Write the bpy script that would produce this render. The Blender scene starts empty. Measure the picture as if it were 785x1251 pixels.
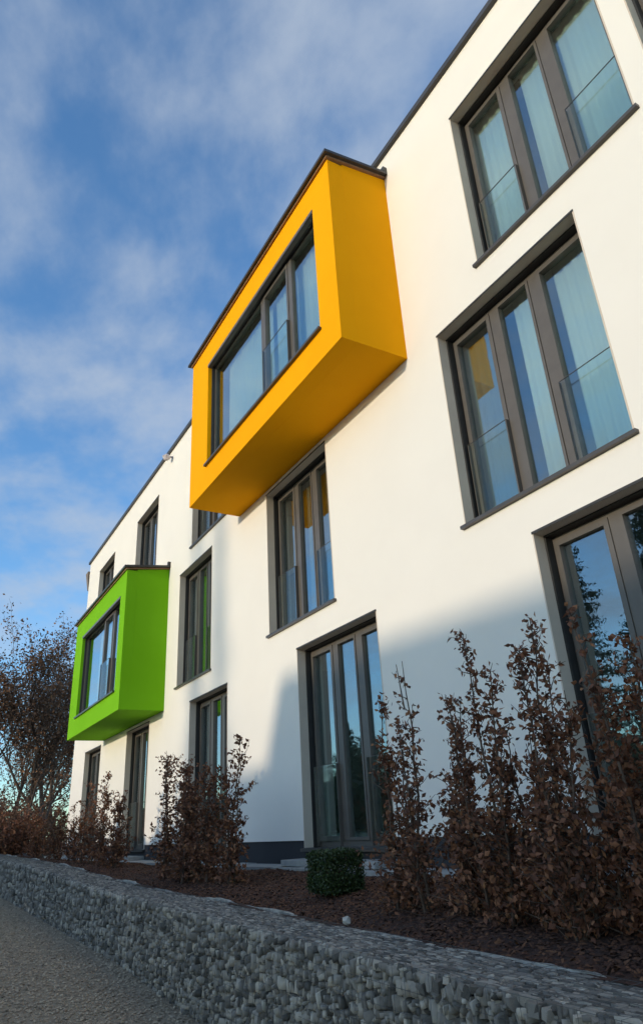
import bpy, bmesh, math, random
import numpy as np
from mathutils import Vector, Matrix

random.seed(7)
rng = np.random.default_rng(11)
S = bpy.context.scene
COL = S.collection
R = math.radians

# ------------------------------------------------------------------ camera
YAW, PITCH, ROLL = 1.02823, 0.427228, -0.058948
FPX = 842.7
cam_d = bpy.data.cameras.new('camera')
cam = bpy.data.objects.new('camera', cam_d)
COL.objects.link(cam)
fw = Vector((-math.sin(YAW) * math.cos(PITCH), math.cos(YAW) * math.cos(PITCH), math.sin(PITCH)))
r0 = fw.cross(Vector((0, 0, 1))).normalized()
u0 = r0.cross(fw)
rt = r0 * math.cos(ROLL) + u0 * math.sin(ROLL)
up = -r0 * math.sin(ROLL) + u0 * math.cos(ROLL)
M4 = Matrix((rt, up, -fw)).transposed().to_4x4()
M4.translation = Vector((0, -4.8401, 0.0809))
cam.matrix_world = M4
cam_d.sensor_fit = 'HORIZONTAL'
cam_d.sensor_width = 36.0
cam_d.lens = FPX / 785 * 36.0
cam_d.clip_start = 0.05
cam_d.clip_end = 3000
S.camera = cam

# ------------------------------------------------------------------ light
SUN_EL, SUN_AZ = R(8.2), R(4.0)      # low sun behind the camera, nearly square to the facade
W = bpy.data.worlds.new('World')
S.world = W
W.use_nodes = True
wt = W.node_tree
wt.nodes.clear()
wn = wt.nodes.new
def wlink(a, b): wt.links.new(a, b)
sky = wn('ShaderNodeTexSky'); sky.sky_type = 'NISHITA'; sky.sun_disc = False
sky.sun_elevation = SUN_EL
sky.sun_rotation = math.pi - SUN_AZ   # the sun lies towards -Y, a touch to +X
sky.air_density = 1.0; sky.dust_density = 0.9; sky.ozone_density = 2.5; sky.altitude = 600
tc = wn('ShaderNodeTexCoord')
sep = wn('ShaderNodeSeparateXYZ'); wlink(tc.outputs['Generated'], sep.inputs[0])
zc = wn('ShaderNodeMath'); zc.operation = 'MAXIMUM'; wlink(sep.outputs['Z'], zc.inputs[0]); zc.inputs[1].default_value = 0.0
zz = wn('ShaderNodeMath'); zz.operation = 'ADD'; wlink(zc.outputs[0], zz.inputs[0]); zz.inputs[1].default_value = 0.14
dx = wn('ShaderNodeMath'); dx.operation = 'DIVIDE'; wlink(sep.outputs['X'], dx.inputs[0]); wlink(zz.outputs[0], dx.inputs[1])
dy = wn('ShaderNodeMath'); dy.operation = 'DIVIDE'; wlink(sep.outputs['Y'], dy.inputs[0]); wlink(zz.outputs[0], dy.inputs[1])
cmb = wn('ShaderNodeCombineXYZ'); wlink(dx.outputs[0], cmb.inputs[0]); wlink(dy.outputs[0], cmb.inputs[1])
mp = wn('ShaderNodeMapping'); wlink(cmb.outputs[0], mp.inputs[0])
mp.inputs['Rotation'].default_value = (0, 0, R(35)); mp.inputs['Scale'].default_value = (1.0, 1.35, 1)
mp.inputs['Location'].default_value = (0.0, 0.0, 0)
n1 = wn('ShaderNodeTexNoise'); wlink(mp.outputs[0], n1.inputs['Vector'])
n1.inputs['Scale'].default_value = 1.9; n1.inputs['Detail'].default_value = 9; n1.inputs['Roughness'].default_value = 0.57
n1.inputs['Distortion'].default_value = 0.15
n2 = wn('ShaderNodeTexNoise'); wlink(mp.outputs[0], n2.inputs['Vector'])
n2.inputs['Scale'].default_value = 5.5; n2.inputs['Detail'].default_value = 5; n2.inputs['Roughness'].default_value = 0.5
mixn = wn('ShaderNodeMix'); mixn.data_type = 'FLOAT'; mixn.inputs[0].default_value = 0.3
wlink(n1.outputs[0], mixn.inputs[2]); wlink(n2.outputs[0], mixn.inputs[3])
cr = wn('ShaderNodeMapRange'); cr.interpolation_type = 'SMOOTHSTEP'
wlink(mixn.outputs[0], cr.inputs[0])
cr.inputs[1].default_value = 0.37; cr.inputs[2].default_value = 0.64; cr.inputs[3].default_value = 0.0; cr.inputs[4].default_value = 0.76
hf = wn('ShaderNodeMapRange'); wlink(sep.outputs['Z'], hf.inputs[0])
hf.inputs[1].default_value = 0.05; hf.inputs[2].default_value = 0.32; hf.inputs[3].default_value = 0.12; hf.inputs[4].default_value = 1.0
cf = wn('ShaderNodeMath'); cf.operation = 'MULTIPLY'; wlink(cr.outputs[0], cf.inputs[0]); wlink(hf.outputs[0], cf.inputs[1])
cmix = wn('ShaderNodeMix'); cmix.data_type = 'RGBA'
# white balance set for the warm low sun: the whole sky a little bluer
wb = wn('ShaderNodeMix'); wb.data_type = 'RGBA'; wb.blend_type = 'MULTIPLY'; wb.inputs[0].default_value = 1.0
wlink(sky.outputs[0], wb.inputs[6]); wb.inputs[7].default_value = (1.45, 1.85, 2.12, 1)
wlink(cf.outputs[0], cmix.inputs[0]); wlink(wb.outputs[2], cmix.inputs[6])
cmix.inputs[7].default_value = (2.75, 3.2, 3.85, 1)
bg = wn('ShaderNodeBackground'); wlink(cmix.outputs[2], bg.inputs[0]); bg.inputs[1].default_value = 0.15
wo = wn('ShaderNodeOutputWorld'); wlink(bg.outputs[0], wo.inputs[0])

sun_d = bpy.data.lights.new('sun', 'SUN')
sun_d.energy = 2.0; sun_d.angle = R(0.6); sun_d.color = (1.0, 0.84, 0.62)
sun = bpy.data.objects.new('sun', sun_d); COL.objects.link(sun)
sdir = Vector((math.sin(SUN_AZ) * math.cos(SUN_EL), -math.cos(SUN_AZ) * math.cos(SUN_EL), math.sin(SUN_EL)))
sun.rotation_euler = sdir.to_track_quat('Z', 'Y').to_euler()
sun.location = (0, -60, 30)

S.view_settings.view_transform = 'Standard'
S.view_settings.look = 'None'
S.view_settings.exposure = 0.25
S.view_settings.gamma = 1.0
S.view_settings.use_curve_mapping = False

# ------------------------------------------------------------------ materials
def newmat(name):
    m = bpy.data.materials.new(name); m.use_nodes = True
    nt = m.node_tree; b = nt.nodes['Principled BSDF']
    return m, nt, b

def ramp(nt, src, stops):
    r = nt.nodes.new('ShaderNodeValToRGB')
    e = r.color_ramp.elements
    while len(e) < len(stops): e.new(0.5)
    for i, (p, c) in enumerate(stops):
        e[i].position = p; e[i].color = (*c, 1)
    nt.links.new(src, r.inputs[0])
    return r

def noise(nt, scale, detail=4, rough=0.55, coord='Object'):
    t = nt.nodes.new('ShaderNodeTexCoord')
    n = nt.nodes.new('ShaderNodeTexNoise')
    nt.links.new(t.outputs[coord], n.inputs['Vector'])
    n.inputs['Scale'].default_value = scale; n.inputs['Detail'].default_value = detail
    n.inputs['Roughness'].default_value = rough
    return n

def bump(nt, b, src, strength, dist):
    k = nt.nodes.new('ShaderNodeBump')
    k.inputs['Strength'].default_value = strength; k.inputs['Distance'].default_value = dist
    nt.links.new(src, k.inputs['Height']); nt.links.new(k.outputs[0], b.inputs['Normal'])

def simple(name, c1, c2, scale=6.0, rough=0.7, bs=0.0, bd=0.01, bscale=None, metal=0.0, spec=0.5, coord='Object'):
    m, nt, b = newmat(name)
    n = noise(nt, scale, coord=coord)
    r = ramp(nt, n.outputs[0], [(0.3, c1), (0.7, c2)])
    nt.links.new(r.outputs[0], b.inputs['Base Color'])
    b.inputs['Roughness'].default_value = rough; b.inputs['Metallic'].default_value = metal
    b.inputs['Specular IOR Level'].default_value = spec
    if bs:
        bn = noise(nt, bscale or scale * 4, 5, coord=coord)
        bump(nt, b, bn.outputs[0], bs, bd)
    return m

def varied(name, stops, rough=0.8, island=True, nscale=9.0, bs=0.0, bd=0.005, bscale=60, transl=0.0):
    """colour picked per loose piece (leaf, stone, chip), with fine grain"""
    m, nt, b = newmat(name)
    g = nt.nodes.new('ShaderNodeNewGeometry'); o = nt.nodes.new('ShaderNodeObjectInfo')
    a = nt.nodes.new('ShaderNodeMath'); a.operation = 'ADD'
    nt.links.new(g.outputs['Random Per Island'], a.inputs[0]); nt.links.new(o.outputs['Random'], a.inputs[1])
    f = nt.nodes.new('ShaderNodeMath'); f.operation = 'FRACT'; nt.links.new(a.outputs[0], f.inputs[0])
    n = noise(nt, nscale)
    mx = nt.nodes.new('ShaderNodeMix'); mx.data_type = 'FLOAT'; mx.inputs[0].default_value = 0.3
    nt.links.new(f.outputs[0], mx.inputs[2]); nt.links.new(n.outputs[0], mx.inputs[3])
    r = ramp(nt, mx.outputs[0], stops)
    nt.links.new(r.outputs[0], b.inputs['Base Color'])
    b.inputs['Roughness'].default_value = rough
    if bs:
        bn = noise(nt, bscale, 5); bump(nt, b, bn.outputs[0], bs, bd)
    if transl:
        t = nt.nodes.new('ShaderNodeBsdfTranslucent'); nt.links.new(r.outputs[0], t.inputs[0])
        ms = nt.nodes.new('ShaderNodeMixShader'); ms.inputs[0].default_value = transl
        nt.links.new(b.outputs[0], ms.inputs[1]); nt.links.new(t.outputs[0], ms.inputs[2])
        nt.links.new(ms.outputs[0], nt.nodes['Material Output'].inputs[0])
    return m

def plaster(name, c1, c2, grain=0.35):
    m, nt, b = newmat(name)
    n = noise(nt, 0.9, 6, 0.6)
    r = ramp(nt, n.outputs[0], [(0.3, c1), (0.7, c2)])
    nt.links.new(r.outputs[0], b.inputs['Base Color'])
    b.inputs['Roughness'].default_value = 0.9; b.inputs['Specular IOR Level'].default_value = 0.1
    g1 = noise(nt, 170, 3, 0.6); g2 = noise(nt, 3.0, 3, 0.5)
    ad = nt.nodes.new('ShaderNodeMath'); ad.operation = 'MULTIPLY_ADD'
    nt.links.new(g2.outputs[0], ad.inputs[0]); ad.inputs[1].default_value = 1.2
    nt.links.new(g1.outputs[0], ad.inputs[2])
    bump(nt, b, ad.outputs[0], grain, 0.004)
    return m

MAT = {}
MAT['white'] = plaster('white_render', (0.785, 0.74, 0.675), (0.815, 0.77, 0.705))
MAT['yellow'] = plaster('yellow_render', (0.89, 0.37, 0.0005), (0.93, 0.395, 0.001))
MAT['green'] = plaster('green_render', (0.165, 0.43, 0.008), (0.185, 0.47, 0.012))
MAT['plinth'] = plaster('dark_plinth_render', (0.042, 0.042, 0.045), (0.056, 0.056, 0.06))
MAT['frame'] = simple('brown_grey_frame_paint', (0.095, 0.082, 0.07), (0.115, 0.10, 0.086), 5, 0.42)
MAT['reveal'] = simple('grey_reveal_lining', (0.58, 0.48, 0.39), (0.63, 0.53, 0.43), 4, 0.55)
MAT['slot'] = simple('dark_blind_slot', (0.02, 0.019, 0.018), (0.028, 0.026, 0.025), 5, 0.6)
MAT['sill'] = simple('dark_metal_sill', (0.055, 0.048, 0.043), (0.07, 0.062, 0.056), 5, 0.4)
MAT['coping'] = simple('dark_metal_coping', (0.035, 0.033, 0.034), (0.05, 0.047, 0.047), 3, 0.45)
MAT['copper'] = simple('weathered_fascia', (0.22, 0.12, 0.06), (0.3, 0.17, 0.08), 6, 0.6)
MAT['zinc'] = simple('zinc_pipe', (0.33, 0.31, 0.29), (0.45, 0.43, 0.40), 8, 0.5, metal=0.3)
MAT['hopper'] = simple('brown_hopper', (0.16, 0.11, 0.075), (0.22, 0.16, 0.11), 8, 0.6)
MAT['wire'] = simple('dull_wire', (0.07, 0.07, 0.07), (0.11, 0.11, 0.11), 8, 0.7)
MAT['lamp'] = simple('pale_fitting', (0.55, 0.47, 0.47), (0.62, 0.55, 0.55), 10, 0.4)
MAT['room'] = simple('room_paint', (0.42, 0.40, 0.37), (0.5, 0.47, 0.44), 2, 0.9)
MAT['concrete'] = simple('pale_concrete', (0.26, 0.26, 0.25), (0.36, 0.355, 0.34), 7, 0.9, 0.4, 0.004, 60)
MAT['fleece'] = simple('pale_fleece', (0.22, 0.21, 0.19), (0.5, 0.47, 0.43), 14, 0.95, 0.4, 0.01, 40)
MAT['roof'] = simple('roof_tile_red', (0.12, 0.05, 0.035), (0.2, 0.08, 0.05), 5, 0.85)
MAT['bark'] = simple('bark', (0.07, 0.05, 0.037), (0.14, 0.10, 0.075), 9, 0.9, 0.5, 0.01, 40)
MAT['twig'] = simple('twig_bark', (0.075, 0.048, 0.034), (0.12, 0.08, 0.057), 9, 0.9)
MAT['leaf_brown'] = varied('dry_brown_leaf', [(0.1, (0.07, 0.026, 0.014)), (0.45, (0.16, 0.061, 0.031)), (0.75, (0.24, 0.098, 0.045)), (0.95, (0.38, 0.19, 0.09))], 0.75, transl=0.12)
MAT['leaf_box'] = varied('box_leaf', [(0.1, (0.010, 0.022, 0.005)), (0.5, (0.026, 0.048, 0.011)), (0.9, (0.05, 0.078, 0.017))], 0.5, transl=0.1)
MAT['leaf_conifer'] = varied('conifer_needles', [(0.1, (0.010, 0.026, 0.014)), (0.5, (0.022, 0.05, 0.026)), (0.9, (0.04, 0.075, 0.034))], 0.7)
MAT['leaf_far'] = varied('far_brown_leaf', [(0.1, (0.08, 0.045, 0.028)), (0.5, (0.17, 0.085, 0.046)), (0.9, (0.28, 0.135, 0.062))], 0.85)
MAT['leaf_gold'] = varied('golden_leaf', [(0.1, (0.22, 0.15, 0.05)), (0.9, (0.42, 0.30, 0.12))], 0.8)
MAT['chips'] = varied('bark_mulch', [(0.1, (0.025, 0.011, 0.007)), (0.5, (0.08, 0.031, 0.016)), (0.85, (0.15, 0.065, 0.03)), (1.0, (0.3, 0.17, 0.09))], 0.95)
MAT['soil'] = simple('mulched_soil', (0.03, 0.013, 0.008), (0.08, 0.032, 0.018), 18, 0.95, 0.9, 0.03, 45)
MAT['stone'] = varied('blue_grey_stone', [(0.12, (0.055, 0.05, 0.043)), (0.38, (0.18, 0.161, 0.138)), (0.62, (0.28, 0.25, 0.213)), (0.88, (0.48, 0.425, 0.35))], 0.8, nscale=14, bs=0.6, bd=0.006, bscale=55)
MAT['gap_shade'] = simple('stone_gap_shade', (0.018, 0.019, 0.02), (0.03, 0.03, 0.032), 20, 0.95)
MAT['pebble'] = varied('gravel_pebble', [(0.05, (0.16, 0.12, 0.08)), (0.5, (0.34, 0.265, 0.182)), (0.95, (0.5, 0.4, 0.285))], 0.9)
MAT['gravel'] = simple('compacted_gravel', (0.27, 0.21, 0.142), (0.38, 0.3, 0.207), 22, 0.95, 1.0, 0.03, 55)
MAT['brick'] = simple('old_render', (0.3, 0.25, 0.2), (0.36, 0.3, 0.24), 3, 0.9)

def glass_mat(name, tint, base, amp):
    m = bpy.data.materials.new(name); m.use_nodes = True
    nt = m.node_tree; nt.nodes.clear()
    out = nt.nodes.new('ShaderNodeOutputMaterial')
    tr = nt.nodes.new('ShaderNodeBsdfTransparent'); tr.inputs[0].default_value = (*tint, 1)
    gl = nt.nodes.new('ShaderNodeBsdfGlossy'); gl.inputs['Roughness'].default_value = 0.0
    gl.inputs[0].default_value = (0.93, 0.97, 1.0, 1)
    lw = nt.nodes.new('ShaderNodeLayerWeight'); lw.inputs['Blend'].default_value = 0.5
    pw = nt.nodes.new('ShaderNodeMath'); pw.operation = 'POWER'; pw.inputs[1].default_value = 3.2
    nt.links.new(lw.outputs['Facing'], pw.inputs[0])
    ma = nt.nodes.new('ShaderNodeMath'); ma.operation = 'MULTIPLY_ADD'; ma.use_clamp = True
    nt.links.new(pw.outputs[0], ma.inputs[0]); ma.inputs[1].default_value = amp; ma.inputs[2].default_value = base
    # slight unevenness of real double glazing
    n = noise(nt, 1.3, 3, 0.5)
    bp = nt.nodes.new('ShaderNodeBump'); bp.inputs['Strength'].default_value = 0.12; bp.inputs['Distance'].default_value = 0.02
    nt.links.new(n.outputs[0], bp.inputs['Height']); nt.links.new(bp.outputs[0], gl.inputs['Normal'])
    mx = nt.nodes.new('ShaderNodeMixShader')
    nt.links.new(ma.outputs[0], mx.inputs[0]); nt.links.new(tr.outputs[0], mx.inputs[1]); nt.links.new(gl.outputs[0], mx.inputs[2])
    nt.links.new(mx.outputs[0], out.inputs[0])
    return m
MAT['glass'] = glass_mat('window_glass', (0.90, 0.98, 0.96), 0.15, 0.85)
MAT['guard_glass'] = glass_mat('guard_glass', (0.95, 0.985, 0.98), 0.02, 0.3)
MAT['guard_edge'] = simple('glass_edge', (0.05, 0.07, 0.07), (0.07, 0.09, 0.09), 5, 0.3)

def curtain_mat(name, k):
    m = bpy.data.materials.new(name); m.use_nodes = True
    nt = m.node_tree; nt.nodes.clear()
    out = nt.nodes.new('ShaderNodeOutputMaterial')
    d = nt.nodes.new('ShaderNodeBsdfDiffuse'); d.inputs[0].default_value = (0.74 * k, 0.76 * k, 0.72 * k, 1)
    t = nt.nodes.new('ShaderNodeBsdfTranslucent'); t.inputs[0].default_value = (0.7 * k, 0.73 * k, 0.69 * k, 1)
    tr = nt.nodes.new('ShaderNodeBsdfTransparent')
    a = nt.nodes.new('ShaderNodeMixShader'); a.inputs[0].default_value = 0.3
    b = nt.nodes.new('ShaderNodeMixShader'); b.inputs[0].default_value = 0.2
    nt.links.new(d.outputs[0], a.inputs[1]); nt.links.new(t.outputs[0], a.inputs[2])
    nt.links.new(a.outputs[0], b.inputs[1]); nt.links.new(tr.outputs[0], b.inputs[2])
    nt.links.new(b.outputs[0], out.inputs[0])
    return m
MAT['curtain'] = curtain_mat('sheer_curtain', 1.0)
MAT['curtain_grey'] = curtain_mat('grey_curtain', 0.33)

# ------------------------------------------------------------------ helpers
class MB:
    """collects geometry, links it as one mesh object"""
    def __init__(s): s.v = []; s.f = []
    def box(s, x0, x1, y0, y1, z0, z1):
        b = len(s.v)
        s.v += [(x0, y0, z0), (x1, y0, z0), (x1, y1, z0), (x0, y1, z0), (x0, y0, z1), (x1, y0, z1), (x1, y1, z1), (x0, y1, z1)]
        for q in ((0, 3, 2, 1), (4, 5, 6, 7), (0, 1, 5, 4), (1, 2, 6, 5), (2, 3, 7, 6), (3, 0, 4, 7)):
            s.f.append(tuple(b + i for i in q))
    def quad(s, a, b, c, d):
        k = len(s.v); s.v += [a, b, c, d]; s.f.append((k, k + 1, k + 2, k + 3))
    def poly(s, pts, faces):
        k = len(s.v); s.v += list(pts); s.f += [tuple(k + i for i in f) for f in faces]
    def tube(s, pts, rads, n=6):
        k = len(s.v); P = [Vector(p) for p in pts]
        for i, p in enumerate(P):
            d = (P[min(i + 1, len(P) - 1)] - P[max(i - 1, 0)]).normalized()
            a = d.orthogonal().normalized(); b = d.cross(a)
            if i and a.dot(pa) < 0.99:
                a = (pa - d * pa.dot(d)).normalized(); b = d.cross(a)
            pa = a
            for j in range(n):
                t = 2 * math.pi * j / n
                s.v.append(tuple(p + (a * math.cos(t) + b * math.sin(t)) * rads[i]))
        for i in range(len(P) - 1):
            for j in range(n):
                s.f.append((k + i * n + j, k + i * n + (j + 1) % n, k + (i + 1) * n + (j + 1) % n, k + (i + 1) * n + j))
        s.f.append(tuple(k + j for j in reversed(range(n)))); s.f.append(tuple(k + (len(P) - 1) * n + j for j in range(n)))
    def build(s, name, mat, parent=None, bevel=0.0, smooth=False, kind=None):
        me = bpy.data.meshes.new(name); me.from_pydata(s.v, [], s.f)
        if bevel:
            bm = bmesh.new(); bm.from_mesh(me)
            bmesh.ops.bevel(bm, geom=list(bm.edges), offset=bevel, segments=2, affect='EDGES', profile=0.6)
            bm.to_mesh(me); bm.free()
        me.materials.append(MAT[mat])
        if smooth: me.polygons.foreach_set('use_smooth', [True] * len(me.polygons))
        me.update()
        return link(name, me, parent, kind)

def link(name, me, parent=None, kind=None):
    o = bpy.data.objects.new(name, me); COL.objects.link(o)
    if parent is not None: o.parent = parent
    if kind: o['kind'] = kind
    return o

def np_mesh(name, V, F, mat, smooth=False):
    """V (n,3), F (m,k) arrays"""
    me = bpy.data.meshes.new(name)
    m, k = F.shape
    me.vertices.add(len(V)); me.vertices.foreach_set('co', V.astype(np.float32).ravel())
    me.loops.add(m * k); me.loops.foreach_set('vertex_index', F.astype(np.int32).ravel())
    me.polygons.add(m); me.polygons.foreach_set('loop_start', np.arange(0, m * k, k, dtype=np.int32))
    me.materials.append(MAT[mat])
    me.update(calc_edges=True); me.validate()
    if smooth: me.polygons.foreach_set('use_smooth', [True] * m)
    return me

def thing(name, label, cat, loc=(0, 0, 0), group=None):
    o = bpy.data.objects.new(name, None); COL.objects.link(o)
    o.location = loc; o.empty_display_size = 0.2
    o['label'] = label; o['category'] = cat
    if group: o['group'] = group
    return o

def tag(o, label=None, cat=None, group=None, kind=None):
    if label: o['label'] = label
    if cat: o['category'] = cat
    if group: o['group'] = group
    if kind: o['kind'] = kind
    return o

def rand_frames(n, up_bias=0.0, r=rng):
    """n random orthonormal frames (n,3,3), rows are axes"""
    a = r.normal(size=(n, 3)); a[:, 2] += up_bias
    a /= np.linalg.norm(a, axis=1, keepdims=True)
    t = r.normal(size=(n, 3)); b = np.cross(a, t); b /= np.linalg.norm(b, axis=1, keepdims=True)
    c = np.cross(a, b)
    return np.stack([a, b, c], axis=1)

def leaves(P, size, width=0.5, fold=0.25, droop=0.0, r=rng):
    """pointed folded leaves growing from points P: returns V, F(tri)"""
    n = len(P); fr = rand_frames(n, droop, r)
    sz = size * r.uniform(0.65, 1.3, size=(n, 1))
    L = fr[:, 0] * sz; Wd = fr[:, 1] * sz * width * 0.5; N = fr[:, 2] * sz
    cur = r.uniform(-0.25, 0.35, size=(n, 1))
    base = P; mid = P + L * 0.5 - N * fold * 0.5
    l = P + L * 0.45 + Wd; q = P + L * 0.45 - Wd; tip = P + L - N * cur
    V = np.stack([base, mid, l, q, tip], axis=1).reshape(-1, 3)
    k = np.arange(n)[:, None] * 5
    F = np.concatenate([k + np.array([[0, 1, 2]]), k + np.array([[1, 4, 2]]), k + np.array([[0, 3, 1]]), k + np.array([[3, 4, 1]])], axis=0)
    return V, F

def merge(parts):
    Vs, Fs, o = [], [], 0
    for V, F in parts:
        Vs.append(V); Fs.append(F + o); o += len(V)
    return np.concatenate(Vs), np.concatenate(Fs)

# ------------------------------------------------------------------ terrain profiles along the street
def gz(x):      # gravel drive
    return float(np.interp(x, [-400, -60, -30, -20, -15, -8.6, -6, 0, 8, 60, 400], [0.2, -0.3, -0.78, -0.9, -1.0, -1.13, -1.28, -1.5, -1.6, -1.9, -2.2]))
def tz(x):      # top of the stone wall
    return float(np.interp(x, [-32, -27, -20, -15, -10, -5, -2, 4], [-0.05, -0.1, -0.2, -0.28, -0.46, -0.55, -0.60, -0.64]))
YF, YB = -2.5, -2.0     # front and back of the stone wall

# ground: one sheet to the horizon
gx = [-1500, -700, -400, -150, -90] + sorted(list(np.arange(-60, 8.01, 2.0)) + [-15, -8.6]) + [14, 25, 50, 100, 300, 800, 1500]
gy = [-1500, -700, -300, -120, -60, -40, -25, -16, -11, -8, -6, -5, -4.2, -3.6, -3.1, -2.6, -2.2, 0.5, 6, 20, 60, 200, 700, 1500]
mb = MB()
for y in gy:
    for x in gx:
        z = gz(max(-400, min(400, x)))
        mb.v.append((x, y, z))
nx = len(gx)
for j in range(len(gy) - 1):
    for i in range(nx - 1):
        mb.f.append((j * nx + i, j * nx + i + 1, (j + 1) * nx + i + 1, (j + 1) * nx + i))
mb.build('ground', 'gravel', kind='structure', smooth=True)

# planting bed
bx = list(np.arange(-34, 6.01, 0.25)); by = [YB - 0.04, -1.9, -1.75, -1.55, -1.35, -1.15, -0.95, -0.75, -0.6, -0.48]
def bed_z(x, y):
    t = (y - YB) / (-0.5 - YB); t = max(0, min(1, t))
    e = -0.40 if x > -26 else np.interp(x, [-34, -26], [0.0, -0.40])
    z = (tz(x) - 0.01) * (1 - t) + e * t
    return z + 0.02 * math.sin(x * 3.1 + y * 5) * math.sin(x * 1.3 - y * 2.2)
mb = MB()
for y in by:
    for x in bx: mb.v.append((x, y, bed_z(x, y) + random.uniform(-0.008, 0.008)))
nx = len(bx)
for j in range(len(by) - 1):
    for i in range(nx - 1): mb.f.append((j * nx + i, j * nx + i + 1, (j + 1) * nx + i + 1, (j + 1) * nx + i))
bed = mb.build('planting_bed', 'soil', kind='structure', smooth=True)

def chips(n, xr, yr, zf, ls, ws, mat, name, label, flat=1.0, r=rng):
    X = xr[0] + (xr[1] - xr[0]) * r.random(n) ** 0.6 if xr[0] < xr[1] else None
    Y = r.uniform(*yr, size=n)
    Z = np.array([zf(a, b) for a, b in zip(X, Y)])
    P = np.stack([X, Y, Z], axis=1)
    a = r.uniform(0, 2 * math.pi, n); t = r.normal(0, 0.3 * flat, n); s = r.normal(0, 0.3 * flat, n)
    L = r.uniform(*ls, size=(n, 1)); Wd = r.uniform(*ws, size=(n, 1))
    ax = np.stack([np.cos(a), np.sin(a), t], 1); ay = np.stack([-np.sin(a), np.cos(a), s], 1)
    up_ = np.cross(ax, ay); up_ /= np.linalg.norm(up_, axis=1, keepdims=True)
    P = P + up_ * 0.006
    v0 = P - ax * L - ay * Wd * 0.7; v1 = P + ax * L * 0.8 - ay * Wd; v2 = P + ax * L + ay * Wd * 0.6; v3 = P - ax * L * 0.7 + ay * Wd
    tp = P + up_ * Wd * 0.9
    V = np.stack([v0, v1, v2, v3, tp], 1).reshape(-1, 3)
    k = np.arange(n)[:, None] * 5
    F = np.concatenate([k + np.array([[0, 1, 4]]), k + np.array([[1, 2, 4]]), k + np.array([[2, 3, 4]]), k + np.array([[3, 0, 4]])], 0)
    return tag(link(name, np_mesh(name, V, F, mat)), label, 'ground cover', kind='stuff')
chips(34000, (-24, 0), (YB + 0.02, -0.5), bed_z, (0.006, 0.03), (0.004, 0.012), 'chips', 'bark_mulch', 'reddish brown bark mulch and dead leaves covering the planting bed')

def gravel_z(x, y): return gz(x)
chips(80000, (-34, -1), (-7.0, YF - 0.01), gravel_z, (0.005, 0.018), (0.004, 0.015), 'pebble', 'gravel_stones', 'loose grey gravel scattered over the drive', 0.6)

# ------------------------------------------------------------------ gabion wall
def stone_mesh(i):
    r = np.random.default_rng(100 + i)
    bm = bmesh.new()
    for sx in (-1, 1):
        for sy in (-1, 1):
            for sz in (-1, 1):
                p = np.array([sx, sy, sz]) * np.array([r.uniform(0.38, 0.5), r.uniform(0.42, 0.5), r.uniform(0.30, 0.5)])
                bm.verts.new(p)
    for _ in range(3):
        p = r.uniform(-0.5, 0.5, 3); k = r.integers(0, 3); p[k] = 0.53 * (1 if p[k] > 0 else -1); bm.verts.new(p)
    h = bmesh.ops.convex_hull(bm, input=list(bm.verts))
    bmesh.ops.delete(bm, geom=[g for g in h['geom_interior'] if isinstance(g, bmesh.types.BMVert)], context='VERTS')
    bmesh.ops.triangulate(bm, faces=list(bm.faces))
    me = bpy.data.meshes.new('stone'); bm.to_mesh(me); bm.free()
    me.materials.append(MAT['stone']); me.update()
    return me
STONES = [stone_mesh(i) for i in range(14)]
SV = []
for me in STONES:
    v = np.zeros(len(me.vertices) * 3, dtype=np.float32); me.vertices.foreach_get('co', v)
    f = np.array([list(p.vertices) for p in me.polygons])
    SV.append((v.reshape(-1, 3).astype(float), f))

def split_rect(x0, x1, z0, z1, maxw, maxh, out, r):
    w, h = x1 - x0, z1 - z0
    lim_w, lim_h = maxw * r.uniform(0.45, 1.8), maxh * r.uniform(0.4, 1.6)
    if w <= lim_w and h <= lim_h:
        out.append((x0, x1, z0, z1)); return
    if w / maxw > h / maxh:
        m = x0 + w * r.uniform(0.35, 0.65)
        split_rect(x0, m, z0, z1, maxw, maxh, out, r); split_rect(m, x1, z0, z1, maxw, maxh, out, r)
    else:
        m = z0 + h * r.uniform(0.35, 0.65)
        split_rect(x0, x1, z0, m, maxw, maxh, out, r); split_rect(x0, x1, m, z1, maxw, maxh, out, r)

gab = thing('gabion_wall', 'low retaining wall of blue grey broken stones beside the gravel drive', 'stone wall', (-5, -2.25, -1.2))
def gchild(o):
    o.parent = gab; o.matrix_parent_inverse = Matrix.Translation(-gab.location); return o
rs = np.random.default_rng(5)
items = []      # centre, dims, rot euler
XA, XB = -31.0, 3.0
x = XA
while x < XB:
    xe = min(x + 1.0, XB)
    k = 1.0 if x > -9 else (1.35 if x > -15 else 2.0)
    ht = tz((x + xe) / 2) - gz((x + xe) / 2)
    cells = []; split_rect(x, xe, 0.0, 1.0, 0.034 * k, 0.082 * k / (ht + 0.05), cells, rs)
    for (a, b, c, d) in cells:
        xm = (a + b) / 2; lo, hi = gz(xm) - 0.05, tz(xm) - 0.012
        zc_ = lo + (hi - lo) * (c + d) / 2
        dep = rs.uniform(0.10, 0.17)
        items.append(((xm, YF + dep / 2 + rs.normal(0, 0.013) + 0.006, zc_), ((b - a) * 1.04, dep, (hi - lo) * (d - c) * 1.0),
                      (rs.normal(0, 0.14), rs.normal(0, 0.22), rs.normal(0, 0.35))))
    cells = []; split_rect(x, xe, YF + 0.04, YB, 0.10 * k, 0.024 * k, cells, rs)
    for (a, b, c, d) in cells:
        xm = (a + b) / 2; th = rs.uniform(0.04, 0.06)
        items.append(((xm, (c + d) / 2, tz(xm) - th / 2 + rs.normal(0, 0.0018)), ((b - a) * 1.04, (d - c) * 1.06, th),
                      (rs.normal(0, 0.07), rs.normal(0, 0.03), rs.normal(0, 0.10))))
    x = xe
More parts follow.
